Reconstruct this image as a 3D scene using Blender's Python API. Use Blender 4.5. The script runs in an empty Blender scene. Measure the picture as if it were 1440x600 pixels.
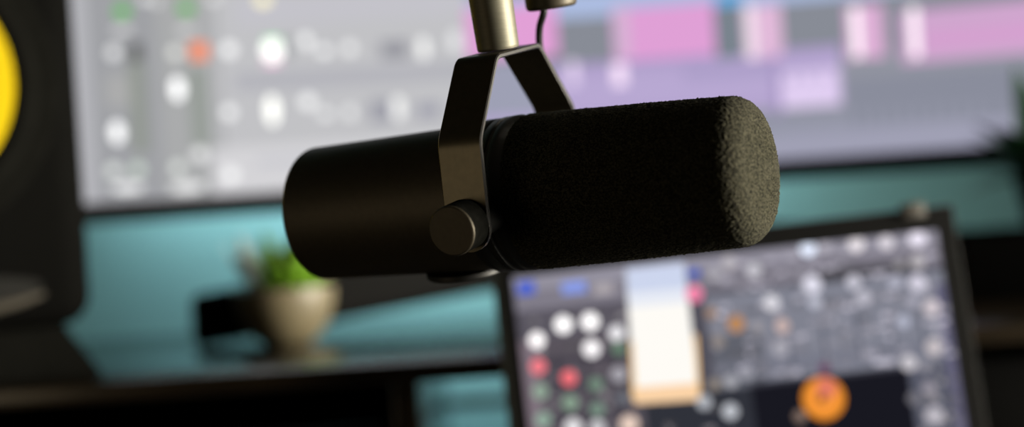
import bpy, bmesh, math, random
import numpy as np
from mathutils import Vector, Matrix
random.seed(7); rng = np.random.default_rng(11)
SC = bpy.context.scene; COL = SC.collection
PI = math.pi
def lin(c): return tuple(((v/255)/12.92 if v/255 <= .04045 else ((v/255+.055)/1.055)**2.4) for v in c)

# ------------------------------------------------------------ camera, world, lights, exposure
ROLL = math.radians(3.7); F = 2000.0; H = 1.0          # 50 mm lens on a 36 mm wide frame = 2000 px
cam = bpy.data.objects.new('camera', bpy.data.cameras.new('camera')); COL.objects.link(cam)
CR = Vector((math.cos(ROLL), 0, -math.sin(ROLL))); CU = Vector((math.sin(ROLL), 0, math.cos(ROLL)))
cam.matrix_world = Matrix(((CR.x, CU.x, 0, 0), (0, 0, -1, 0), (CR.z, CU.z, 0, H), (0, 0, 0, 1)))
cam.data.sensor_width = 36; cam.data.lens = 50; cam.data.clip_start = .02
cam.data.dof.use_dof = True; cam.data.dof.focus_distance = .612; cam.data.dof.aperture_fstop = 2.6
SC.camera = cam
SC.view_settings.view_transform = 'Standard'; SC.view_settings.look = 'None'
SC.view_settings.exposure = 0; SC.view_settings.gamma = 1; SC.view_settings.use_curve_mapping = False
w = bpy.data.worlds.new('world'); SC.world = w; w.use_nodes = True
w.node_tree.nodes['Background'].inputs[0].default_value = (.5, .55, .6, 1)
w.node_tree.nodes['Background'].inputs[1].default_value = .02

def area(name, loc, target, sx, sy, power, col):
    l = bpy.data.lights.new(name, 'AREA'); l.shape = 'RECTANGLE'; l.size = sx; l.size_y = sy
    l.energy = power; l.color = col
    o = bpy.data.objects.new(name, l); COL.objects.link(o); o.location = loc
    o.rotation_euler = (Vector(target)-Vector(loc)).to_track_quat('-Z', 'Y').to_euler(); return o
area('window_daylight', (2.05, .42, 1.12), (-.1, .78, 1.0), .9, .9, 27, (1, .93, .78)).data.spread = math.radians(46)
area('left_bounce_fill', (-1.6, -.55, .82), (0, .65, 1.0), .9, .8, 3.9, (1, .80, .52))  # added warm area light standing in for bounce off the left wall
area('monitor_back_glow', (-.07, 1.47, 1.10), (-.07, 1.62, 1.00), .66, .06, 1.15, (.92, 1, 1))
area('monitor_strip_glow', (-.15, 1.535, 1.048), (-.15, 1.60, 1.008), .62, .01, .11, (.92, 1, 1))
area('under_shelf_fill', (-.02, 1.40, .872), (-.02, 1.62, .80), .40, .02, .34, (.9, 1, 1))  # added light that brightens the wall below the shelf

def at(px, py, y):                                       # frame position at depth y -> world point
    d = CR*((px-720)/F) + CU*((300-py)/F)
    return Vector((d.x*y, y, H + d.z*y))

# ------------------------------------------------------------ helpers
def mat(name, base, rough=.5, metal=0, noise=None, bump=None, spec=.5, coat=0, sheen=0):
    m = bpy.data.materials.new(name); m.use_nodes = True; nt = m.node_tree; b = nt.nodes['Principled BSDF']
    b.inputs['Base Color'].default_value = (*base, 1); b.inputs['Roughness'].default_value = rough
    b.inputs['Metallic'].default_value = metal; b.inputs['Specular IOR Level'].default_value = spec
    b.inputs['Coat Weight'].default_value = coat; b.inputs['Sheen Weight'].default_value = sheen
    tc = nt.nodes.new('ShaderNodeTexCoord')
    if noise:                                            # (scale, amount, stretch)
        mp = nt.nodes.new('ShaderNodeMapping'); mp.inputs['Scale'].default_value = noise[2]
        n = nt.nodes.new('ShaderNodeTexNoise'); n.inputs['Scale'].default_value = noise[0]; n.inputs['Detail'].default_value = 5
        r = nt.nodes.new('ShaderNodeValToRGB')
        r.color_ramp.elements[0].position = .3; r.color_ramp.elements[1].position = .7
        r.color_ramp.elements[0].color = (*[c*(1-noise[1]) for c in base], 1)
        r.color_ramp.elements[1].color = (*[min(1, c*(1+noise[1])) for c in base], 1)
        nt.links.new(tc.outputs['Object'], mp.inputs[0]); nt.links.new(mp.outputs[0], n.inputs['Vector'])
        nt.links.new(n.outputs['Fac'], r.inputs[0]); nt.links.new(r.outputs[0], b.inputs['Base Color'])
    if bump:                                             # (scale, distance)
        n = nt.nodes.new('ShaderNodeTexNoise'); n.inputs['Scale'].default_value = bump[0]; n.inputs['Detail'].default_value = 3
        bp = nt.nodes.new('ShaderNodeBump'); bp.inputs['Strength'].default_value = .6; bp.inputs['Distance'].default_value = bump[1]
        nt.links.new(tc.outputs['Object'], n.inputs['Vector']); nt.links.new(n.outputs['Fac'], bp.inputs['Height'])
        nt.links.new(bp.outputs[0], b.inputs['Normal'])
    return m
def screen_mat(name, strength):
    m = bpy.data.materials.new(name); m.use_nodes = True; nt = m.node_tree; nt.nodes.clear()
    o = nt.nodes.new('ShaderNodeOutputMaterial'); e = nt.nodes.new('ShaderNodeEmission')
    a = nt.nodes.new('ShaderNodeVertexColor'); a.layer_name = 'Col'; e.inputs[1].default_value = strength
    nt.links.new(a.outputs[0], e.inputs[0]); nt.links.new(e.outputs[0], o.inputs[0]); return m
def emat(name, col, s):
    m = bpy.data.materials.new(name); m.use_nodes = True; b = m.node_tree.nodes['Principled BSDF']
    b.inputs['Base Color'].default_value = (*col, 1); b.inputs['Emission Color'].default_value = (*col, 1)
    b.inputs['Emission Strength'].default_value = s; return m

def link(name, me, m, parent=None, smooth=False, label=None):
    if m is not None: me.materials.append(m)
    if smooth:
        me.polygons.foreach_set('use_smooth', [True]*len(me.polygons))
    o = bpy.data.objects.new(name, me); COL.objects.link(o)
    if parent is not None: o.parent = parent
    if label: o['label'] = label
    return o
def obj(name, bm, m, parent=None, smooth=False, label=None, sharp=35):
    bmesh.ops.recalc_face_normals(bm, faces=bm.faces[:])
    me = bpy.data.meshes.new(name); bm.to_mesh(me); bm.free()
    o = link(name, me, m, parent, smooth, label)
    if smooth:
        try: me.set_sharp_from_angle(angle=math.radians(sharp))
        except Exception: pass
    return o
def empty(name, mw): 
    o = bpy.data.objects.new(name, None); COL.objects.link(o); o.empty_display_size = .05
    o.matrix_world = mw if isinstance(mw, Matrix) else Matrix.Translation(mw); return o
def tag(o, label, cat, group=None):
    o['label'] = label; o['category'] = cat
    if group: o['group'] = group
    return o
def struct(o): o['kind'] = 'structure'; return o
def box(bm, c, s, rot=None, bev=0, seg=2):
    r = bmesh.ops.create_cube(bm, size=1); vs = r['verts']
    M = Matrix.Translation(c) @ (rot.to_4x4() if rot is not None else Matrix.Identity(4)) @ Matrix.Diagonal((*s, 1))
    bmesh.ops.transform(bm, matrix=M, verts=vs)
    if bev:
        es = list({e for v in vs for e in v.link_edges})
        bmesh.ops.bevel(bm, geom=es, offset=bev, segments=seg, profile=.5, affect='EDGES')
    return bm
def boxobj(name, c, s, m, parent=None, bev=0, seg=2, label=None):
    return obj(name, box(bmesh.new(), c, s, None, bev, seg), m, parent, bev > 0, label)
def lathe(bm, prof, M, n=96, cap=True):                  # prof: list of (axial, radius); axis = local X of M
    rings = []
    for a, r in prof:
        if r < 1e-6: rings.append([bm.verts.new(M @ Vector((a, 0, 0)))]); continue
        rings.append([bm.verts.new(M @ Vector((a, r*math.cos(2*PI*k/n), r*math.sin(2*PI*k/n)))) for k in range(n)])
    for A, B in zip(rings, rings[1:]):
        for k in range(n):
            k2 = (k+1) % n
            if len(A) == 1 and len(B) == 1: continue
            if len(A) == 1: bm.faces.new((A[0], B[k], B[k2]))
            elif len(B) == 1: bm.faces.new((A[k], B[0], A[k2]))
            else: bm.faces.new((A[k], B[k], B[k2], A[k2]))
    if cap:
        for R_ in (rings[0], rings[-1]):
            if len(R_) > 2: bm.faces.new(R_)
    return bm
def axis(o, d):                                          # matrix whose X axis runs along d from o
    d = Vector(d).normalized(); t = Vector((0, 0, 1)) if abs(d.z) < .9 else Vector((0, 1, 0))
    y = t.cross(d).normalized(); z = d.cross(y)
    return Matrix(((d.x, y.x, z.x, o[0]), (d.y, y.y, z.y, o[1]), (d.z, y.z, z.z, o[2]), (0, 0, 0, 1)))
def tube(bm, pts, r, n=16):
    pts = [Vector(p) for p in pts]; rings = []
    nrm = None
    for i, p in enumerate(pts):
        t = (pts[min(i+1, len(pts)-1)] - pts[max(i-1, 0)]).normalized()
        if nrm is None: nrm = t.orthogonal().normalized()
        nrm = (nrm - t*nrm.dot(t)).normalized(); b = t.cross(nrm)
        rr = r[i] if isinstance(r, (list, tuple)) else r
        rings.append([bm.verts.new(p + (nrm*math.cos(2*PI*k/n) + b*math.sin(2*PI*k/n))*rr) for k in range(n)])
    for A, B in zip(rings, rings[1:]):
        for k in range(n): bm.faces.new((A[k], A[(k+1) % n], B[(k+1) % n], B[k]))
    bm.faces.new(rings[0]); bm.faces.new(rings[-1]); return bm
def spline(pts, n=12):                                   # Catmull-Rom
    P = [Vector(p) for p in pts]; P = [P[0]*2-P[1]] + P + [P[-1]*2-P[-2]]; out = []
    for i in range(1, len(P)-2):
        for k in range(n):
            t = k/n; a, b, c, d = P[i-1:i+3]
            out.append(.5*((2*b) + (c-a)*t + (2*a-5*b+4*c-d)*t*t + (3*b-3*c+d-a)*t**3))
    out.append(P[-2]); return out
def fillet(pts, r, n=6):
    out = [Vector(pts[0])]
    for i in range(1, len(pts)-1):
        p, a, b = Vector(pts[i]), Vector(pts[i-1]), Vector(pts[i+1])
        u = (a-p).normalized(); v = (b-p).normalized()
        for k in range(n+1):
            t = k/n; out.append((1-t)**2*(p+u*r) + 2*t*(1-t)*p + t*t*(p+v*r))
    out.append(Vector(pts[-1])); return out

# ------------------------------------------------------------ materials
M_teal = mat('teal_wall_paint', (.17, .39, .42), .8, noise=(3, .06, (1, 1, 1)), bump=(300, .0003))
M_wall = mat('grey_wall_paint', (.07, .07, .06), .85, noise=(3, .05, (1, 1, 1)))
M_floor = mat('dark_carpet_floor', (.05, .045, .04), .95, noise=(60, .3, (1, 1, 1)))
M_ceil = mat('ceiling_paint', (.08, .08, .075), .9, noise=(4, .03, (1, 1, 1)))
M_desk = mat('black_desk_laminate', (.012, .012, .012), .45, noise=(30, .3, (1, 8, 1)))
M_shelf = mat('dark_brown_varnished_wood', (.008, .0055, .003), .20, noise=(14, .5, (1, 9, 9)), spec=.42)
M_alu = mat('satin_black_anodised_metal', (.036, .029, .018), .52, metal=.55, noise=(400, .12, (1, 1, 1)), bump=(2500, .00002))
M_yoke = mat('satin_dark_grey_metal', (.070, .060, .038), .38, metal=.6, noise=(300, .1, (1, 1, 1)), bump=(2500, .00002))
M_pole = mat('brushed_gunmetal', (.075, .07, .050), .55, metal=.6, noise=(200, .12, (1, 1, 12)))
M_rub = mat('black_rubber', (.005, .005, .0045), .5, spec=.3, noise=(200, .2, (1, 1, 1)))
M_plastic = mat('matte_black_plastic', (.004, .004, .004), .7, spec=.1, noise=(150, .2, (1, 1, 1)))
M_gloss = mat('black_bezel_plastic', (.003, .003, .003), .4, spec=.2, noise=(50, .1, (1, 1, 1)))
M_vinyl = mat('black_vinyl_cabinet', (.003, .003, .0028), .95, spec=0, noise=(300, .2, (1, 1, 1)), bump=(900, .0002))
M_foamrub = mat('matt_black_foam_rubber', (.004, .004, .0035), .95, spec=0, noise=(300, .3, (1, 1, 1)))
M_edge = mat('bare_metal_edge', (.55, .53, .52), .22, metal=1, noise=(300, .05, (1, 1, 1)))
M_yellow = mat('yellow_woven_cone', (.66, .48, .002), .5, noise=(500, .08, (1, 1, 1)))
M_lip = mat('port_lip_highlight', (.045, .040, .032), .4, noise=(100, .1, (1, 1, 1)))  # lighter grey puts the lip's highlight into the base colour
M_pot = mat('beige_ceramic', (.115, .095, .055), .5, noise=(40, .1, (1, 1, 1)))
M_soil = mat('potting_soil', (.03, .02, .012), .95, noise=(300, .5, (1, 1, 1)))
M_leaf = mat('bright_green_leaf', (.10, .22, .008), .5, noise=(60, .25, (1, 1, 1)))
M_pale = mat('pale_blue_grey_leaf', (.42, .50, .48), .5, noise=(60, .15, (1, 1, 1)))
M_dleaf = mat('dark_green_leaf', (.012, .07, .018), .45, noise=(40, .3, (1, 1, 1)))
M_silver = mat('space_grey_aluminium', (.05, .053, .05), .55, metal=.5, noise=(200, .05, (1, 1, 1)))
M_clip = mat('grey_plastic_clip', (.05, .045, .038), .5, noise=(100, .1, (1, 1, 1)))

# ------------------------------------------------------------ room
X0, X1, Y0, Y1, ZT = -2.2, 2.2, -1.8, 1.60, 2.5
T = .1
struct(boxobj('floor', ((X0+X1)/2, (Y0+Y1)/2, -T/2), (X1-X0+2*T, Y1-Y0+2*T, T), M_floor))
struct(boxobj('ceiling', ((X0+X1)/2, (Y0+Y1)/2, ZT+T/2), (X1-X0+2*T, Y1-Y0+2*T, T), M_ceil))
struct(boxobj('wall_back', (0, Y1+T/2, ZT/2), (X1-X0+2*T, T, ZT), M_teal))
struct(boxobj('wall_front', (0, Y0-T/2, ZT/2), (X1-X0+2*T, T, ZT), M_wall))
struct(boxobj('wall_left', (X0-T/2, (Y0+Y1)/2, ZT/2), (T, Y1-Y0, ZT), M_wall))
struct(boxobj('wall_right', (X1+T/2, (Y0+Y1)/2, ZT/2), (T, Y1-Y0, ZT), M_wall))
struct(boxobj('baseboard_back', (0, Y1-.008, .05), (X1-X0, .016, .1), M_ceil, bev=.003))

# ------------------------------------------------------------ desk and raised shelf
ZD = .742
desk = tag(empty('desk', (0, 1.0, 0)), 'wide black desk under the laptop and the raised shelf', 'desk')
def loc(o, p): return Vector(p) - o.location
boxobj('desk_top', loc(desk, (0, 1.01, ZD-.015)), (2.3, 1.14, .03), M_desk, desk, .003)
for sx in (-1, 1):
    for sy in (-1, 1):
        boxobj('leg', loc(desk, (sx*1.09, 1.01+sy*.51, (ZD-.03)/2)), (.05, .05, ZD-.03), M_desk, desk, .003)
ZS = H-.100; SY0, SY1 = 1.0, 1.44
riser = tag(empty('desk_shelf', (0, 1.2, ZD)), 'glossy dark brown raised desk shelf carrying the speaker, plant and wide monitor', 'shelf')
boxobj('shelf_board', loc(riser, (0, (SY0+SY1)/2, ZS-.007)), (1.7, SY1-SY0, .014), M_shelf, riser, .0015)
for x, wd in ((-.84, .016), (-.085, .018), (.84, .016)):
    boxobj('support_panel', loc(riser, (x, (SY0+SY1)/2+.01, (ZD+ZS-.014)/2)), (wd, SY1-SY0-.03, ZS-.014-ZD), M_shelf, riser, .001)
boxobj('back_rail', loc(riser, (.3775, SY1-.010, H-.187)), (.905, .012, .010), M_desk, riser, .002)

# ------------------------------------------------------------ wide curved monitor
MX, MY, MW, MR = .06, 1.355, .92, 1.8
ZB0, ZB1 = H+.034, H+.034+.385
def my(x): return MY - (x-MX)**2/(2*MR)
mon = tag(empty('wide_monitor', (MX, 1.37, ZS)), 'wide curved monitor showing a mixer and pink and purple music tracks', 'monitor')
def curved(x0, x1, z0, z1, d0, d1, n=40):
    bm = bmesh.new(); rows = []
    for i in range(n+1):
        x = x0+(x1-x0)*i/n; y = my(x)
        rows.append([bm.verts.new(loc(mon, p)) for p in ((x, y+d0, z0), (x, y+d0, z1), (x, y+d1, z1), (x, y+d1, z0))])
    for a, b in zip(rows, rows[1:]):
        for k in range(4): bm.faces.new((a[k], a[(k+1) % 4], b[(k+1) % 4], b[k]))
    bm.faces.new(rows[0]); bm.faces.new(rows[-1]); return bm
L_, R_ = MX-MW/2, MX+MW/2
obj('housing', curved(L_-.008, R_+.008, ZB0-.019, ZB1+.008, .001, .028), M_gloss, mon)
bz = curved(L_-.008, R_+.008, ZB0-.019, ZB0, -.003, .0008)
for a in ((L_-.008, R_+.008, ZB1, ZB1+.008), (L_-.008, L_, ZB0, ZB1), (R_, R_+.008, ZB0, ZB1)):
    b2 = curved(*a, -.003, .0008); me = bpy.data.meshes.new('t'); b2.to_mesh(me); b2.free(); bz.from_mesh(me); bpy.data.meshes.remove(me)
obj('bezel', bz, M_gloss, mon)
boxobj('stand_neck', loc(mon, (.12, 1.40, (ZS+ZB0+.15)/2+.01)), (.09, .03, ZB0+.15-ZS-.02), M_plastic, mon, .006)
def foot(p0, p1, hw, hh):
    p0, p1 = Vector(p0), Vector(p1); d = (p1-p0).normalized(); c = d.cross(Vector((0, 0, 1))).normalized()
    bm = bmesh.new(); v = []
    for p in (p0, p1):
        for i, j in ((-1, -1), (1, -1), (1, 1), (-1, 1)): v.append(bm.verts.new(loc(mon, p+c*hw*i+Vector((0, 0, hh*j)))))
    bm.faces.new(v[:4]); bm.faces.new(v[4:])
    for k in range(4): bm.faces.new((v[k], v[(k+1) % 4], v[4+(k+1) % 4], v[4+k]))
    bmesh.ops.bevel(bm, geom=bm.edges[:], offset=.009, segments=4, profile=.5, affect='EDGES'); return bm
for ex in (-.286, .50):
    obj('stand_foot', foot((.12, 1.39, H-.032), (ex, 1.25, H-.0765), .016, .0230), M_plastic, mon, True)
# picture on the screen: flat patches of light on the curved panel
class Panel:
    def __init__(s): s.v, s.f, s.c, s.k = [], [], [], 0
    def quad(s, P, col, depth, conv, nx=1):
        (x0, y0), (x1, y1), (x2, y2), (x3, y3) = P
        for i in range(nx):
            a, b = i/nx, (i+1)/nx
            q = [(x0+(x1-x0)*a, y0+(y1-y0)*a), (x0+(x1-x0)*b, y0+(y1-y0)*b), (x3+(x2-x3)*b, y3+(y2-y3)*b), (x3+(x2-x3)*a, y3+(y2-y3)*a)]
            base = len(s.v); s.v += [conv(*p, depth) for p in q]; s.f.append(tuple(range(base, base+4))); s.c.append(col)
    def poly(s, pts, col, depth, conv):
        base = len(s.v); s.v += [conv(*p, depth) for p in pts]; s.f.append(tuple(range(base, base+len(pts)))); s.c.append(col)
    def build(s, name, m, parent):
        me = bpy.data.meshes.new(name); me.from_pydata([tuple(v) for v in s.v], [], s.f)
        ca = me.color_attributes.new('Col', 'FLOAT_COLOR', 'CORNER'); i = 0
        for f, c in zip(s.f, s.c):
            for _ in f: ca.data[i].color = (*c, 1); i += 1
        return link(name, me, m, parent)
# screen coordinates: millimetres right of the left edge / above the lower edge of the picture
def mon_uv(px, py):
    d = CR*((px-720)/F) + CU*((300-py)/F); y = MY
    for _ in range(8): y = my(d.x*y)
    return d.x*y, H+d.z*y
def mon_conv(x, z, k): return loc(mon, (x, my(x)-k*.00008, z))
P = Panel()
def cl(z): return min(max(z, ZB0), ZB1)
def clx(x): return min(max(x, L_), R_)
def mrect(x0, y0, x1, y1, c, k, gain=1.0):
    c = tuple(v*gain for v in lin(c)); a = mon_uv(x0, (y0+y1)/2); b = mon_uv(x1, (y0+y1)/2)
    xm = (x0+x1)/2; zt = mon_uv(xm, y0)[1]; zb = mon_uv(xm, y1)[1]; X0_, X1_ = clx(a[0]), clx(b[0])
    zt, zb = cl(zt), cl(zb); n = max(1, int((X1_-X0_)/.012))
    P.quad([(X0_, zt), (X1_, zt), (X1_, zb), (X0_, zb)], c, k, mon_conv, n)
def mdisc(px, py, rx, ry, c, k, gain=1.0):
    gain = 1+(gain-1)*.6
    c = tuple(v*gain for v in lin(c)); x, z = mon_uv(px, py); s = my(x)/F
    P.poly([(x+rx*s*math.cos(t*PI/9), max(ZB0+.0003, z+ry*s*math.sin(t*PI/9))) for t in range(18)], c, k, mon_conv)
def mfull(x0, z0, x1, z1, c, k):
    n = max(1, int((x1-x0)/.012)); P.quad([(x0, z1), (x1, z1), (x1, z0), (x0, z0)], lin(c), k, mon_conv, n)
xs = mon_uv(655, 100)[0]
mfull(L_, ZB0, xs, ZB1, (183, 183, 188), 0)
mfull(xs, ZB0, R_, ZB1, (146, 148, 160), 0)
# mixer strips
mrect(118, -400, 214, 330, (160, 161, 165), 1); mrect(214, -400, 300, 330, (170, 171, 172), 1)
mrect(300, -400, 655, 330, (194, 194, 197), 1)
mrect(300, 198, 655, 330, (213, 212, 215), 2); mrect(118, 268, 655, 300, (190, 189, 196), 3)
mrect(184, 85, 206, 215, (146, 151, 144), 2); mrect(268, 95, 292, 205, (150, 156, 150), 2); mrect(148, 105, 184, 150, (172, 172, 172), 2)
mrect(296, 0, 303, 200, (186, 186, 190), 3)
mrect(360, 215, 655, 224, (196, 196, 203), 3); mrect(330, 95, 655, 120, (180, 180, 187), 2); mrect(330, -10, 655, 30, (196, 195, 202), 2)
for x0, y0, x1, y1, c in ((182, 60, 200, 86, (92, 94, 92)), (535, 58, 575, 82, (150, 150, 158)), (520, 140, 552, 172, (160, 160, 170)), (585, 145, 620, 165, (162, 162, 174)), (398, 52, 412, 80, (160, 162, 165))):
    mrect(x0, y0, x1, y1, c, 4)
for x, y, rx, ry, c, g in ((172, 16, 11, 9, (95, 195, 85), 1), (262, 12, 11, 9, (100, 190, 90), 1), (160, 74, 8, 8, (225, 225, 225), 1.5),
    (247, 74, 8, 8, (225, 225, 220), 1.4), (322, 70, 9, 9, (240, 240, 240), 1.6), (250, 125, 8, 15, (250, 250, 250), 2.2), (322, 158, 8, 8, (240, 240, 240), 1.6),
    (165, 186, 8, 14, (250, 250, 250), 2.0), (383, 70, 13, 15, (255, 255, 250), 2.3), (383, 155, 8, 20, (255, 255, 248), 2.0),
    (370, 0, 10, 8, (250, 240, 190), 1.6), (430, 58, 7, 9, (245, 245, 245), 1.5), (456, 72, 8, 6, (245, 245, 245), 1.4), (492, 68, 8, 8, (240, 240, 240), 1.3),
    (595, 68, 7, 14, (240, 240, 238), 1.5), (640, 58, 8, 14, (230, 230, 232), 1.2), (433, 143, 9, 9, (245, 245, 245), 1.4), (458, 160, 8, 6, (240, 240, 240), 1.3),
    (492, 158, 7, 8, (238, 238, 238), 1.2), (560, 152, 8, 15, (240, 240, 238), 1.4), (160, 240, 8, 8, (235, 240, 235), 1.2), (194, 238, 8, 8, (215, 230, 215), 1.1),
    (250, 236, 7, 8, (235, 240, 235), 1.2), (281, 217, 9, 8, (245, 245, 245), 1.2), (325, 246, 9, 9, (250, 250, 250), 1.3), (180, 264, 20, 6, (240, 240, 240), 1.3),
    (264, 264, 22, 6, (240, 240, 240), 1.3), (205, -2, 8, 6, (240, 240, 240), 1), (300, -2, 8, 6, (240, 240, 240), 1), (220, 2, 6, 6, (230, 230, 230), 1), (172, 42, 12, 5, (225, 225, 225), 1), (262, 42, 12, 5, (225, 225, 225), 1)):
    mdisc(x, y, rx, ry, c, 6, g)
mrect(268, 60, 292, 84, (255, 140, 92), 7, 1.05); mrect(372, 54, 394, 58, (120, 225, 140), 7, 1.5); mrect(372, 86, 394, 90, (250, 170, 215), 7, 1.5)
# arrangement tracks
mrect(655, -30, 1460, 8, (172, 188, 224), 1); mrect(1005, -10, 1044, 8, (95, 170, 225), 2)
mrect(655, 8, 1460, 84, (136, 140, 150), 1)
mrect(655, -420, 1460, -40, (136, 140, 150), 1)
for a, b, c in ((655, 784, (226, 160, 214)), (862, 1008, (224, 160, 214)), (1046, 1100, (226, 186, 218)), (1190, 1243, (222, 176, 214)), (1266, 1460, (208, 166, 206))):
    mrect(a, 8, b, 82, c, 3)
for k in range(5):
    for a, b in ((655, 900), (940, 1200), (1220, 1460)): mrect(a, -70-60*k, b-30*k, -30-60*k, ((226, 160, 214), (170, 190, 226), (180, 160, 215))[k % 3], 3)
mrect(1005, 8, 1042, 82, (122, 132, 142), 4); mrect(865, 10, 885, 82, (214, 180, 212), 5); mrect(1050, 8, 1062, 82, (250, 235, 245), 5)
mrect(1199, 10, 1210, 80, (250, 240, 245), 5, 1.3); mrect(1280, 10, 1292, 80, (250, 240, 245), 5, 1.3); mrect(1300, 40, 1460, 60, (214, 160, 208), 5)
mrect(655, 84, 1184, 164, (182, 166, 208), 2); mrect(655, 82, 1184, 90, (168, 152, 196), 3)
mrect(655, 88, 762, 164, (158, 160, 180), 6); mrect(800, 86, 812, 120, (222, 205, 232), 4, 1.2); mrect(862, 90, 880, 120, (236, 215, 236), 4, 1.3)
mrect(960, 90, 1085, 112, (172, 158, 200), 4); mrect(720, 118, 1180, 128, (188, 172, 214), 5)
mrect(1098, 100, 1180, 150, (216, 198, 232), 5, 1.1); mrect(1088, 80, 1096, 164, (160, 144, 190), 6)
mrect(655, 164, 1460, 190, (148, 150, 166), 3); mrect(1190, 100, 1460, 170, (138, 141, 156), 3); mrect(655, 190, 1460, 260, (160, 160, 180), 3)
scr = P.build('screen_picture', screen_mat('screen_light', 1.0), mon)

# ------------------------------------------------------------ microphone (its own axes: X to the foam end, Y away, Z up the mount)
th, la = math.radians(27.6), math.radians(11)
a_ = Vector((math.cos(th), -math.sin(th), 0)); p_ = Vector((math.sin(th)*math.cos(la), math.cos(th)*math.cos(la), math.sin(la))); u_ = a_.cross(p_)
MC = Vector((.0046, .65, H+.0080))
MM = Matrix(((a_.x, p_.x, u_.x, MC.x), (a_.y, p_.y, u_.y, MC.y), (a_.z, p_.z, u_.z, MC.z), (0, 0, 0, 1)))
mic = tag(empty('microphone', MM), 'black broadcast microphone with foam windscreen hanging from a metal yoke', 'microphone')
TB = Matrix.Rotation(math.radians(-1.5), 4, 'Y') @ Matrix.Translation((0, 0, .0009))   # capsule tipped a little in the yoke
def arc(cx, cr, r, a0, a1, n=8): return [(cx+r*math.cos(math.radians(a0+(a1-a0)*i/n)), cr+r*math.sin(math.radians(a0+(a1-a0)*i/n))) for i in range(n+1)]
prof = [(-.1115, 0), (-.1118, .010), (-.1112, .018), (-.1120, .019)] + arc(-.1090, .0297, .0030, 180, 90) + [(-.08, .0330), (-.04, .0336), (-.012, .0338)]
obj('body', lathe(bmesh.new(), prof, TB, 160), M_alu, mic, True)
prof = [(-.013, .030), (-.013, .0345), (-.0115, .0352), (-.006, .0352), (-.0052, .0340), (-.0044, .0352), (-.0010, .0355), (-.0002, .0342), (.0006, .0342), (.0014, .0356), (.0050, .0357), (.0062, .0345), (.0110, .0340), (.0110, .028)]
obj('collar', lathe(bmesh.new(), prof, TB, 160), M_rub, mic, True, sharp=60)
# foam windscreen: a dense skin roughened in itself
def foam():
    prof = [(.0075, .0300), (.0072, .0330)] + arc(.0100, .0326, .0028, 180, 90, 6)
    x0, x1 = .0100, .1032
    for i in range(1, 230):
        t = i/229; prof.append((x0+(x1-x0)*t, .0354-.0034*t**1.2))
    cr = .0120
    prof += [(x1+cr*math.sin(t)*1.0, (.0320-cr)+cr*math.cos(t)) for t in np.linspace(.05, PI/2*.93, 48)]
    xe, re = prof[-1]
    for i in range(1, 62):
        t = i/61; prof.append((xe+.0045*math.sin(t*PI/2), re*(1-t)+.0002))
    pr = np.array(prof); n = 640; m = len(pr)
    ang = np.arange(n)*2*PI/n
    X = np.repeat(pr[:, 0], n); Rr = np.repeat(pr[:, 1], n); A = np.tile(ang, m)
    d = np.gradient(pr, axis=0); nn = np.stack([-d[:, 1], d[:, 0]], 1); nn /= np.linalg.norm(nn, axis=1)[:, None]
    g = rng.normal(size=(m, n)); g2 = rng.normal(size=(m, n))
    def blur(q, k):
        for _ in range(k):
            q = (q+np.roll(q, 1, 1)+np.roll(q, -1, 1))/3
            q = np.concatenate([q[:1], (q[:-2]+q[1:-1]+q[2:])/3, q[-1:]])
        return q/q.std()
    disp = .00009*blur(g, 1)+.00005*blur(g2, 3)
    disp += (rng.random((m, n)) > .985)*.0004
    fade = np.clip(pr[:, 1]/.010, 0, 1)[:, None]; disp = (disp*fade).ravel()
    nx = np.repeat(nn[:, 0], n); nr = np.repeat(nn[:, 1], n)
    sgn = 1 if nn[100, 1] > 0 else -1
    X = X+sgn*nx*disp; Rr = Rr+sgn*nr*disp
    V = np.stack([X, Rr*np.cos(A), Rr*np.sin(A)], 1)
    Mt = np.array(TB); V = V@Mt[:3, :3].T+Mt[:3, 3]
    i, j = np.meshgrid(np.arange(m-1), np.arange(n), indexing='ij'); j2 = (j+1) % n
    Fc = np.stack([i*n+j, i*n+j2, (i+1)*n+j2, (i+1)*n+j], -1).reshape(-1, 4)
    me = bpy.data.meshes.new('windscreen')
    me.vertices.add(len(V)); me.vertices.foreach_set('co', V.ravel())
    me.loops.add(Fc.size); me.loops.foreach_set('vertex_index', Fc.ravel().astype(np.int32))
    me.polygons.add(len(Fc)); me.polygons.foreach_set('loop_start', np.arange(0, Fc.size, 4, dtype=np.int32))
    try: me.polygons.foreach_set('loop_total', np.full(len(Fc), 4, dtype=np.int32))
    except Exception: pass
    me.update(calc_edges=True); me.validate()
    m_ = mat('charcoal_foam', (.085, .080, .055), .95, spec=.1, sheen=0)
    nt = m_.node_tree; b = nt.nodes['Principled BSDF']
    tc = nt.nodes['Texture Coordinate']; v = nt.nodes.new('ShaderNodeTexNoise'); v.inputs['Scale'].default_value = 1300; v.inputs['Detail'].default_value = 2
    r = nt.nodes.new('ShaderNodeValToRGB'); r.color_ramp.elements[0].position = .42; r.color_ramp.elements[1].position = .64
    r.color_ramp.elements[0].color = (.004, .0038, .0022, 1); r.color_ramp.elements[1].color = (.034, .032, .020, 1)
    nt.links.new(tc.outputs['Object'], v.inputs['Vector']); nt.links.new(v.outputs['Fac'], r.inputs[0]); nt.links.new(r.outputs[0], b.inputs['Base Color'])
    return link('foam_windscreen', me, m_, mic, True, 'charcoal foam windscreen over the front of the microphone')
foam()
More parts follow.
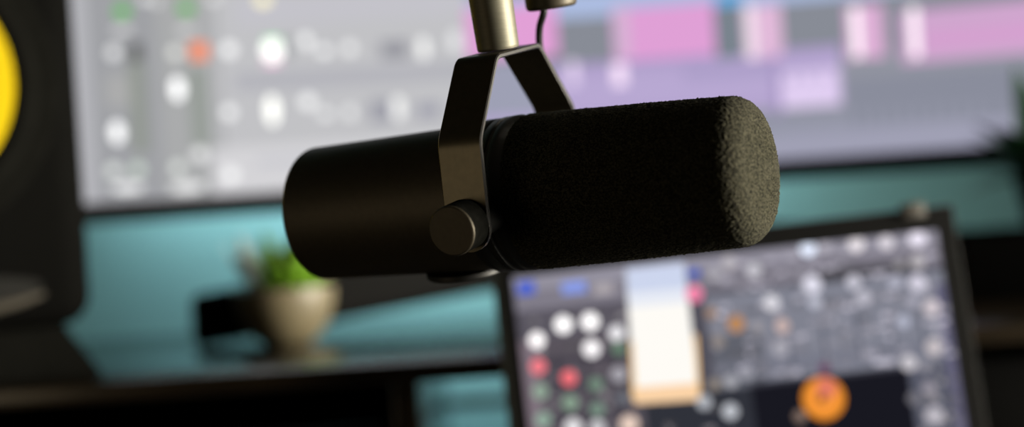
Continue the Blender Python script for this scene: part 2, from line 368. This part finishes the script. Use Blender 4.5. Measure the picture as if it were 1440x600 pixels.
# yoke: one bent strip
path = fillet([(-.0520, -.003), (-.0480, .0335), (-.0215, .0655), (.0215, .0655), (.0480, .0335), (.0520, -.003)], .0035, 7)
def yoke():
    bm = bmesh.new(); hw, ht = .0105, .0011; rings = []
    pts = [Vector((0, p[0], p[1])) for p in [(q.x, q.y) if hasattr(q, 'x') else q for q in path]]
    for i, p in enumerate(pts):
        t = (pts[min(i+1, len(pts)-1)]-pts[max(i-1, 0)]).normalized(); nn = Vector((1, 0, 0)).cross(t)
        c = .0005; prof = [(-hw, -ht+c), (-hw+c, -ht), (hw-c, -ht), (hw, -ht+c), (hw, ht-c), (hw-c, ht), (-hw+c, ht), (-hw, ht-c)]
        rings.append([bm.verts.new(p+Vector((1, 0, 0))*x+nn*y) for x, y in prof])
    for A, B in zip(rings, rings[1:]):
        for k in range(8): bm.faces.new((A[k], A[(k+1) % 8], B[(k+1) % 8], B[k]))
    bm.faces.new(rings[0]); bm.faces.new(rings[-1])
    for s in (-1, 1):                                    # rounded ends
        lathe(bm, [(-.0011, .0105), (.0011, .0105)], axis((0, s*.052, -.003), (0, 1, 0)), 48)
    return bm
path = [Vector((p[0], p[1])) for p in path]
yk = obj('yoke', yoke(), M_yoke, mic, True, sharp=28)
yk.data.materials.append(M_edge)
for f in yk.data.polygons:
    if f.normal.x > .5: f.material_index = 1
for s in (-1, 1):
    k = lathe(bmesh.new(), [(0, 0), (0, .0104), (.0008, .0108), (.0130, .0108), (.0130, 0)], axis((0, s*.0530, -.001), (0, s, 0)), 72, cap=False)
    kn = obj('knob', k, M_foamrub, mic, True)
    obj('knob_cap', lathe(bmesh.new(), [(0, .0108), (.0008, .0106), (.0011, .0101), (.0011, 0)], axis((0, s*.0660, -.001), (0, s, 0)), 72), M_alu, kn, True, 'satin metal cap of the knob', sharp=18)
    obj('pivot_boss', lathe(bmesh.new(), [(0, .0085), (.0215, .0085)], axis((0, s*.031, -.001), (0, s, 0)), 48), M_rub, mic, True)
obj('switch_plate', lathe(bmesh.new(), [(0, .019), (.0022, .019), (.003, .018), (.003, .0155), (.0022, .015), (.0022, .008), (.003, .0075), (.003, 0)], axis((-.036, .002, -.0330), (0, 0, -1)), 72), M_rub, mic, True)
# connector block behind the mount, its arm and the thin cable
hx, hy, hz = .0122, .036, .0806
prof = [(0, 0), (.0, .0100)] + [(.002-.002*math.cos(t), .0100+.0020*math.sin(t)) for t in (.5, 1.0, 1.57)] + [(.060, .0120), (.062, .011), (.062, 0)]
obj('connector_housing', lathe(bmesh.new(), prof, axis((hx, hy, hz), (0, 0, 1)), 64, cap=False), M_alu, mic, True)
obj('mount_bracket', box(bmesh.new(), Vector((hx/2, hy/2, hz+.036)), (.016, hy, .006), None, .001), M_yoke, mic, True)
obj('cable', tube(bmesh.new(), spline([(.0085, .036, hz+.004), (.0076, .036, .0790), (.0032, .0385, .0721), (.0002, .0420, .0621), (-.0005, .0480, .0514), (.002, .0545, .0372), (.008, .0560, .022), (.0125, .048, .012), (.009, .034, .008)]), .0017), M_rub, mic, True)

# ------------------------------------------------------------ boom arm holding the mount
def W(x, y, z): return MM @ Vector((x, y, z))
arm = tag(empty('boom_arm', (.86, .72, ZD)), 'gunmetal boom arm whose tube comes down onto the microphone yoke', 'microphone arm')
TU = W(0, 0, .0668)
Mx = axis(W(0, 0, .0672), u_)
b = lathe(bmesh.new(), [(0, .0092), (.001, .0095), (.001, .0095), (.150, .0115), (.151, .008)], Matrix.Translation(-arm.location) @ Mx, 64)
obj('mounting_tube', b, M_pole, arm, True)
top = W(0, 0, .205); elbow = Vector((.50, .72, 1.75)); base = Vector((.86, .72, ZD+.10))
obj('joint', tube(bmesh.new(), [loc(arm, W(-.015, 0, .21)), loc(arm, W(.015, 0, .21))], .016, 32), M_plastic, arm, True)
obj('upper_arm', tube(bmesh.new(), [loc(arm, W(0, 0, .212)), loc(arm, elbow)], .011, 24), M_plastic, arm, True)
obj('elbow_joint', tube(bmesh.new(), [loc(arm, elbow+Vector((0, -.02, 0))), loc(arm, elbow+Vector((0, .02, 0)))], .020, 32), M_plastic, arm, True)
obj('lower_arm', tube(bmesh.new(), [loc(arm, elbow), loc(arm, base)], .012, 24), M_plastic, arm, True)
obj('clamp', lathe(bmesh.new(), [(0, .04), (.012, .04), (.014, .015), (.105, .014), (.105, .0)], axis((0, 0, 0), (0, 0, 1)), 48), M_plastic, arm, True)

# ------------------------------------------------------------ speaker on the left
YAW = math.radians(20)
spk_mw = Matrix.Translation((-.4365, 1.005, ZS+.0385)) @ Matrix.Rotation(YAW, 4, 'Z')
spk = tag(empty('studio_speaker', spk_mw), 'large black studio speaker with a yellow woofer cone at the left edge', 'speaker')
SWd, SH, SD = .262, .385, .24
obj('cabinet', box(bmesh.new(), Vector((0, SD/2, SH/2)), (SWd, SD, SH), None, .022, 5), M_vinyl, spk, True)
WZ = .180
obj('woofer_frame', lathe(bmesh.new(), [(0, .092), (.004, .093), (.006, .096), (.0065, .112), (.005, .116), (0, .117)], axis((0, .001, WZ), (0, -1, 0)), 96), M_foamrub, spk, True)
obj('surround', lathe(bmesh.new(), [(.003, .084)]+[(.003+.009*math.sin(t), .094-.0105*math.cos(t)) for t in np.linspace(.1, PI-.1, 12)]+[(.003, .105)], axis((0, -.001, WZ), (0, -1, 0)), 96, cap=False), M_foamrub, spk, True)
obj('woofer_cone', lathe(bmesh.new(), [(.0045, .0865), (.0035, .082), (-.002, .060), (-.007, .036), (-.0072, .033), (.002, .026), (.006, .014), (.0072, 0)], axis((0, -.001-.0085, WZ), (0, -1, 0)), 96, cap=False), M_yellow, spk, True, 'bright yellow woofer cone')
# give the cone its tweeter above and the port below
obj('tweeter_waveguide', lathe(bmesh.new(), [(0, .060), (.004, .059), (.002, .045), (.0005, .022)], axis((0, .002, .325), (0, -1, 0)), 64), M_plastic, spk, True)
obj('tweeter_dome', lathe(bmesh.new(), [(.0, .014), (.005, .012), (.009, .007), (.0105, 0)], axis((0, .001, .325), (0, -1, 0)), 48), M_yellow, spk, True)
def port():
    bm = bmesh.new(); pts = []
    for i in range(25):
        t = -1+2*i/24; pts.append(Vector((t*.098, -.001, .0135+.012*abs(t)**2.5)))
    return tube(bm, pts, [.0042*(1-.6*abs(-1+2*i/24)**6) for i in range(25)], 12)
obj('port_lip', port(), M_lip, spk, True, 'curved lip under the bass port, highlight painted in as grey')
def slot():
    bm = bmesh.new(); v1, v2 = [], []
    for i in range(25):
        t = -1+2*i/24; x = t*.096
        v1.append((x, .016+.012*abs(t)**2.5)); v2.append((x, .040-.006*abs(t)**6))
    ring = v1+v2[::-1]; A = [bm.verts.new((x, -.0015, z)) for x, z in ring]; B = [bm.verts.new((x, .03, z)) for x, z in ring]
    n = len(A); bm.faces.new(A); bm.faces.new(B)
    for k in range(n): bm.faces.new((A[k], A[(k+1) % n], B[(k+1) % n], B[k]))
    return bm
obj('bass_port', slot(), M_rub, spk)
pad = bmesh.new(); box(pad, Vector((0, .12, -.0193)), (.25, .22, .0385), None, .002)
for v in pad.verts:
    if v.co.z < -.02: v.co.x *= 1.08; v.co.y = .12+(v.co.y-.12)*1.05
    else: v.co.x *= .90
padt = obj('isolation_pad', pad, M_foamrub, None, True); padt.matrix_world = spk_mw
tag(padt, 'black foam isolation pad under the yellow coned speaker', 'speaker pad')

# ------------------------------------------------------------ succulent in its pot
pc = at(398, 483, 1.20); pot_loc = Vector((pc.x, 1.225, ZS))
pl = tag(empty('potted_succulent', pot_loc), 'small green succulent in a round beige pot on the shelf', 'plant')
prof = [(0, 0), (0, .018), (.002, .022), (.010, .031), (.021, .0375), (.033, .0415), (.045, .0430), (.049, .0425), (.049, .039), (.042, .0375), (.042, 0)]
obj('pot', lathe(bmesh.new(), prof, axis((0, 0, 0), (0, 0, 1)), 64, cap=False), M_pot, pl, True)
obj('soil', lathe(bmesh.new(), [(.038, .0345), (.0425, .0345), (.044, .02), (.0445, 0)], axis((0, 0, 0), (0, 0, 1)), 32), M_soil, pl, True)
def leaf(bm, o, d, ln, wd, thick=.25, curl=.3):
    M = axis(o, d); n = 10; rings = []
    for i in range(n+1):
        t = i/n; wv = wd*math.sin(PI*min(1, t*.93+.06))**.8*(1-.25*t); c = Vector((ln*t, 0, curl*ln*t*t))
        rings.append([bm.verts.new(M @ (c+Vector((0, wv*math.cos(2*PI*k/10), wv*thick*math.sin(2*PI*k/10))))) for k in range(10)])
    for A, B in zip(rings, rings[1:]):
        for k in range(10): bm.faces.new((A[k], A[(k+1) % 10], B[(k+1) % 10], B[k]))
    bm.faces.new(rings[0]); bm.faces.new(rings[-1])
bm = bmesh.new()
for ring, (cnt, tilt, ln) in enumerate(((9, 25, .036), (8, 48, .050), (6, 68, .058))):
    for k in range(cnt):
        az = 2*PI*k/cnt+ring*.4; t = math.radians(tilt)
        leaf(bm, (.008+.006*math.cos(az), .006*math.sin(az), .042), (math.cos(az)*math.cos(t), math.sin(az)*math.cos(t), math.sin(t)), ln, .0075, .3, .15)
obj('green_leaves', bm, M_leaf, pl, True)
bm = bmesh.new()
for k in range(7):
    az = PI+(-.9+.3*k); t = math.radians(45+12*(k % 3))
    leaf(bm, (-.018, 0, .043), (math.cos(az)*math.cos(t), math.sin(az)*math.cos(t), math.sin(t)), .046+.010*(k % 2), .0085, .3, .2)
obj('pale_leaves', bm, M_pale, pl, True, label='pale grey leaves on the left side')

# ------------------------------------------------------------ laptop
lt, lr = math.radians(8), math.radians(-2.7)
LW, LHt = .2865, .179
tl, tr = at(720, 389, .955), at(1317, 325, .955); cen = (tl+tr)/2
Rl = Matrix.Rotation(lr, 3, 'Y') @ Matrix.Rotation(-lt, 3, 'X')       # screen axes: X right, Z up, -Y to the viewer
o_top = cen
o_bot = o_top - Rl @ Vector((0, 0, LHt+.016))
lap_mw = Matrix.Translation(o_bot) @ Rl.to_4x4()
lap = tag(empty('laptop', lap_mw), 'open laptop with a lit music program on its screen, right of the shelf plant', 'laptop')
def rl(bm, x0, x1, z0, z1, y0, y1, bev=0): return box(bm, Vector(((x0+x1)/2, (y0+y1)/2, (z0+z1)/2)), (x1-x0, y1-y0, z1-z0), None, bev)
S0 = .016
obj('lid', rl(bmesh.new(), -LW/2-.0135, LW/2+.0135, .000, S0+LHt+.0165, .0005, .0060, .002), M_silver, lap, True)
obj('bezel', rl(bmesh.new(), -LW/2-.0060, LW/2+.0131, .003, S0+LHt+.0155, -.0006, .0010, .0002), M_gloss, lap)
obj('webcam_cover', rl(bmesh.new(), .122, .137, S0+LHt+.010, S0+LHt+.0200, -.003, .007, .001), M_clip, lap, True, 'grey clip on the top corner of the lid')
Q = Panel(); LI = lap_mw.inverted()
def lap_uv(px, py):
    d = Vector((0, 0, 0)) + CR*((px-720)/F) + CU*((300-py)/F); d.y = 1
    o = LI @ Vector((0, 0, H)); v = LI.to_3x3() @ d; t = (-.0008-o.y)/v.y; q = o+v*t; return q.x, q.z
def lconv(x, z, k): return (min(max(x, -LW/2), LW/2), -.0008-.00006*k, min(max(z, S0), S0+LHt))
def lrect(x0, y0, x1, y1, c, k, g=1.0, sl=-.115, le=.115):        # skewed with the screen's own edges
    xm, ym = (x0+x1)/2, (y0+y1)/2; hw, hh = (x1-x0)/2, (y1-y0)/2
    cx, cz = lap_uv(xm, ym); s = .955/F; c = tuple(v*g for v in lin(c))
    Q.quad([(cx-hw*s, cz+hh*s), (cx+hw*s, cz+hh*s), (cx+hw*s, cz-hh*s), (cx-hw*s, cz-hh*s)], c, k, lconv)
def ldisc(px, py, r, c, k, g=1.0, ry=None):
    cx, cz = lap_uv(px, py); s = .955/F; g = 1+(g-1)*.9; c = tuple(v*g*.93 for v in lin(c)); ry = ry or r
    Q.poly([(cx+r*s*math.cos(t*PI/10), cz+ry*s*math.sin(t*PI/10)) for t in range(20)], c, k, lconv)
Q.quad([(-LW/2, S0+LHt), (LW/2, S0+LHt), (LW/2, S0), (-LW/2, S0)], lin((82, 80, 90)), 0, lconv)
T0 = S0+LHt
def lq(u0, v0, u1, v1, c, k, g=1.0):                               # fractions of the picture, from its upper left corner
    Q.quad([(-LW/2+LW*u0, T0-LHt*v0), (-LW/2+LW*u1, T0-LHt*v0), (-LW/2+LW*u1, T0-LHt*v1), (-LW/2+LW*u0, T0-LHt*v1)], tuple(x*g for x in lin(c)), k, lconv)
lq(0, 0, 1, .055, (148, 145, 158), 1); lq(0, .055, 1, .13, (128, 124, 136), 1); lq(.70, .10, .93, .15, (70, 68, 74), 2)
lq(.44, .15, 1, .50, (128, 130, 143), 1); lq(0, .13, .27, .24, (92, 88, 98), 1); lq(0, .24, .27, 1, (90, 84, 92), 1); lq(0, .24, .04, 1, (125, 112, 122), 2)
lq(.44, .40, 1, .47, (120, 122, 136), 2); lq(.52, .495, .885, 1, (24, 24, 32), 3); lq(.27, .5, .52, 1, (48, 50, 58), 2)
lq(.885, .48, 1, 1, (88, 90, 104), 3); lq(.975, .2, 1, 1, (100, 98, 122), 4); lq(.44, .30, .56, .5, (96, 98, 108), 2); lq(.52, .485, .885, .5, (60, 60, 70), 4)
for u in (.62, .70, .78, .86, .93): lq(u, .27, u+.006, .45, (80, 84, 98), 3)
for v in (.32, .42, .52, .62, .72): lq(.02, v, .26, v+.02, (66, 62, 72), 3)
for u in (.08, .145, .21): lq(u, .3, u+.008, 1, (60, 58, 66), 4)
rc = random.Random(5)
for _ in range(230):                                               # rows of small controls
    u, v = rc.uniform(.44, .98), rc.choice((.03, .035, .085, .09, .13, .19, .215, .24, .285, .33, .37, .42, .455))
    g = rc.uniform(90, 215); lq(u, v, min(1, u+rc.uniform(.008, .03)), v+rc.uniform(.008, .022), (g, g*.98, g*1.05), 5)
for _ in range(90):
    u, v = rc.uniform(.01, .25), rc.choice((.16, .18, .27, .36, .45, .5, .6, .66, .78, .85))
    g = rc.uniform(40, 165); lq(u, v, u+rc.uniform(.006, .02), v+rc.uniform(.008, .025), (g, g*.97, g), 5)
for _ in range(40):
    u, v = rc.uniform(.28, .50), rc.uniform(.55, .95); g = rc.uniform(60, 150); lq(u, v, u+rc.uniform(.006, .02), v+.015, (g, g*.97, g), 5)
for _ in range(50):
    u, v = rc.uniform(.89, .985), rc.uniform(.5, .97); g = rc.uniform(60, 170); lq(u, v, u+rc.uniform(.006, .015), v+.015, (g, g*.97, g), 5)
# bright panel, its cool top and warm foot
Q.quad([(x, z) for x, z in (lap_uv(880, 378), lap_uv(962, 369), lap_uv(984, 562), lap_uv(892, 568))], lin((255, 252, 246)), 5, lconv)
Q.quad([(x, z) for x, z in (lap_uv(880, 378), lap_uv(962, 369), lap_uv(966, 405), lap_uv(883, 412))], lin((205, 214, 238)), 6, lconv)
Q.quad([(x, z) for x, z in (lap_uv(883, 412), lap_uv(966, 405), lap_uv(967, 425), lap_uv(884, 432))], lin((232, 236, 246)), 6, lconv)
Q.quad([(x, z) for x, z in (lap_uv(891, 545), lap_uv(982, 538), lap_uv(985, 562), lap_uv(892, 568))], lin((252, 212, 168)), 6, lconv)
Q.quad([(x, z) for x, z in (lap_uv(975, 470), lap_uv(980, 470), lap_uv(985, 550), lap_uv(980, 552))], lin((250, 205, 140)), 6, lconv)
Q.quad([(x, z) for x, z in (lap_uv(886, 480), lap_uv(890, 480), lap_uv(895, 560), lap_uv(889, 560))], lin((250, 205, 140)), 6, lconv)
for x, y, r, c, g in ((755, 478, 11, (255, 250, 250), 1.5), (792, 456, 12, (255, 252, 252), 1.5), (830, 452, 12, (255, 252, 252), 1.5), (832, 490, 12, (252, 248, 250), 1.3), (867, 468, 11, (240, 238, 242), 1.1),
    (757, 515, 11, (235, 120, 130), 1.25), (800, 531, 11, (235, 110, 118), 1.25), (760, 550, 11, (150, 172, 155), 1), (802, 566, 11, (140, 165, 145), 1), (838, 540, 10, (120, 145, 128), 1),
    (764, 590, 11, (150, 175, 160), 1), (840, 575, 10, (125, 150, 135), 1), (870, 526, 11, (175, 172, 180), 1), (870, 490, 9, (110, 140, 118), 1), (806, 600, 12, (230, 228, 230), 1.1), (885, 596, 13, (230, 205, 190), 1.1), (840, 600, 10, (215, 215, 218), 1), (875, 560, 8, (110, 115, 125), 1),
    (976, 413, 12, (235, 130, 165), 1.2), (1035, 455, 12, (185, 135, 90), 1.1), (1000, 440, 8, (170, 140, 120), 1), (1028, 536, 9, (165, 165, 172), 1.2), (1050, 525, 9, (155, 155, 165), 1.1), (990, 565, 10, (175, 178, 185), 1.2), (1027, 578, 11, (185, 188, 195), 1.2), (1005, 540, 8, (150, 140, 130), 1),
    (1136, 349, 11, (222, 230, 248), 1.5), (1204, 343, 11, (222, 215, 220), 1.35), (1246, 341, 10, (212, 206, 214), 1.3), (1290, 335, 12, (222, 216, 230), 1.4), (1160, 346, 8, (190, 186, 198), 1.1), (1290, 368, 10, (185, 180, 184), 1.1), (1265, 372, 7, (160, 156, 160), 1),
    (1142, 400, 13, (205, 203, 216), 1.4), (1146, 425, 9, (185, 186, 200), 1.2), (1200, 396, 10, (192, 190, 202), 1.3), (1214, 418, 10, (180, 178, 190), 1.3), (1258, 396, 9, (178, 178, 194), 1.2), (1290, 398, 12, (200, 196, 210), 1.3), (1270, 452, 9, (175, 178, 196), 1.2), (1310, 432, 12, (200, 190, 196), 1.2), (1284, 424, 8, (170, 168, 182), 1.1), (1085, 425, 11, (205, 203, 210), 1.3), (1100, 458, 10, (205, 180, 175), 1.1), (1098, 490, 10, (172, 170, 180), 1.1), (1065, 460, 8, (165, 160, 165), 1),
    (1313, 488, 12, (190, 182, 186), 1.2), (1278, 510, 11, (190, 186, 192), 1.3), (1300, 515, 8, (150, 148, 158), 1), (1306, 545, 9, (155, 150, 160), 1.1), (1314, 584, 13, (180, 176, 184), 1.2), (1285, 560, 9, (120, 118, 126), 1), (1125, 585, 9, (130, 110, 100), 1), (1005, 385, 9, (175, 172, 180), 1.1), (1025, 370, 10, (185, 180, 186), 1.1), (1060, 380, 11, (190, 188, 196), 1.2), (1010, 480, 9, (150, 140, 135), 1)):
    ldisc(x, y, r, c, 8, g)
lrect(728, 396, 752, 414, (70, 95, 200), 7, 1.1); lrect(790, 396, 824, 412, (130, 150, 225), 7, 1.1); lrect(835, 398, 862, 414, (172, 165, 170), 7); lrect(968, 378, 984, 390, (60, 90, 190), 7)
ldisc(1158, 560, 30, (222, 135, 40), 9, 1.2); ldisc(1158, 560, 22, (245, 150, 60), 10, 1.1); ldisc(1162, 545, 14, (228, 125, 100), 11, 1.05); ldisc(1155, 560, 5, (60, 25, 15), 12); ldisc(1159, 518, 8, (110, 70, 100), 9)
Q.build('screen_picture', bpy.data.materials['screen_light'], lap)
# keyboard half lies forward on its stand
hinge = Matrix.Rotation(lt, 4, 'X')
bm = bmesh.new(); box(bm, Vector((0, -.110, -.007)), (LW+.025, .222, .013), None, .003); bmesh.ops.transform(bm, matrix=hinge, verts=bm.verts)
obj('keyboard_base', bm, M_silver, lap, True)
bm = bmesh.new()
for r in range(5):
    for c in range(13): box(bm, Vector((-.126+c*.021, -.035-r*.019, .0005)), (.017, .015, .0016), None, .0004)
bmesh.ops.transform(bm, matrix=hinge, verts=bm.verts); obj('keys', bm, M_plastic, lap)
bm = bmesh.new(); box(bm, Vector((0, -.175, 0)), (.10, .065, .0006)); bmesh.ops.transform(bm, matrix=hinge, verts=bm.verts); obj('touchpad', bm, M_gloss, lap)
# wedge stand between desk and laptop
bm = bmesh.new(); low = []
corn = [lap_mw @ hinge @ Vector((sx*.13, sy, -.0137)) for sx, sy in ((-1, -.20), (1, -.20), (1, -.02), (-1, -.02))]
T_ = [bm.verts.new(c) for c in corn]; B_ = [bm.verts.new((c.x, c.y, ZD+.0003)) for c in corn]
bm.faces.new(T_); bm.faces.new(B_)
for k in range(4): bm.faces.new((T_[k], T_[(k+1) % 4], B_[(k+1) % 4], B_[k]))
st = obj('laptop_stand', bm, M_plastic); tag(st, 'low black wedge stand under the open laptop', 'stand')

# ------------------------------------------------------------ dark equipment case behind the laptop, leafy plant on it
case = tag(empty('equipment_case', (.60, 1.30, ZS)), 'plain black equipment case behind the laptop at the right edge', 'case')
c0 = at(1348, 333, 1.20)
boxobj('case_body', loc(case, (c0.x+.20, 1.30, (ZS+c0.z)/2)), (.40, .20, c0.z-ZS), M_vinyl, case, .004)
boxobj('handle', loc(case, (c0.x+.20, 1.195, ZS+.02)), (.12, .012, .012), M_rub, case, .003)
dark_box = tag(empty('under_shelf_box', (-.45, 1.2, ZD)), 'plain black box standing under the left half of the shelf', 'box')
boxobj('under_box_body', loc(dark_box, (-.438, 1.21, ZD+.0560)), (.66, .34, .110), M_vinyl, dark_box, .004)  # plain black box, no particular device
boxobj('under_box_front', loc(dark_box, (-.438, 1.037, ZD+.056)), (.67, .006, .110), M_gloss, dark_box, .001)
deck = tag(empty('filler_box', (.55, 1.2, ZD)), 'plain black box added to darken the space under the right half of the shelf', 'drawer box')
boxobj('filler_body', loc(deck, (.56, 1.21, ZD+.069)), (.50, .34, .136), M_vinyl, deck, .004)  # added black box, hides the lit wall below the shelf's right half
boxobj('filler_front', loc(deck, (.56, 1.036, ZD+.069)), (.48, .008, .120), M_gloss, deck, .002)
fern = tag(empty('leafy_plant', (c0.x+.115, 1.27, c0.z)), 'dark green leafy plant just entering at the right edge', 'plant')
obj('pot', lathe(bmesh.new(), [(0, 0), (0, .03), (.05, .04), (.053, .04), (.053, .036), (.045, .035), (.045, 0)], axis((0, 0, 0), (0, 0, 1)), 48, cap=False), M_plastic, fern, True)
bm = bmesh.new()
for k in range(60):
    az = random.uniform(0, 2*PI); t = math.radians(random.uniform(5, 80))
    leaf(bm, (.012*math.cos(az), .012*math.sin(az), .045), (math.cos(az)*math.cos(t), math.sin(az)*math.cos(t), math.sin(t)), random.uniform(.06, .105), .011, .08, -.25)
obj('leaves', bm, M_dleaf, fern, True)
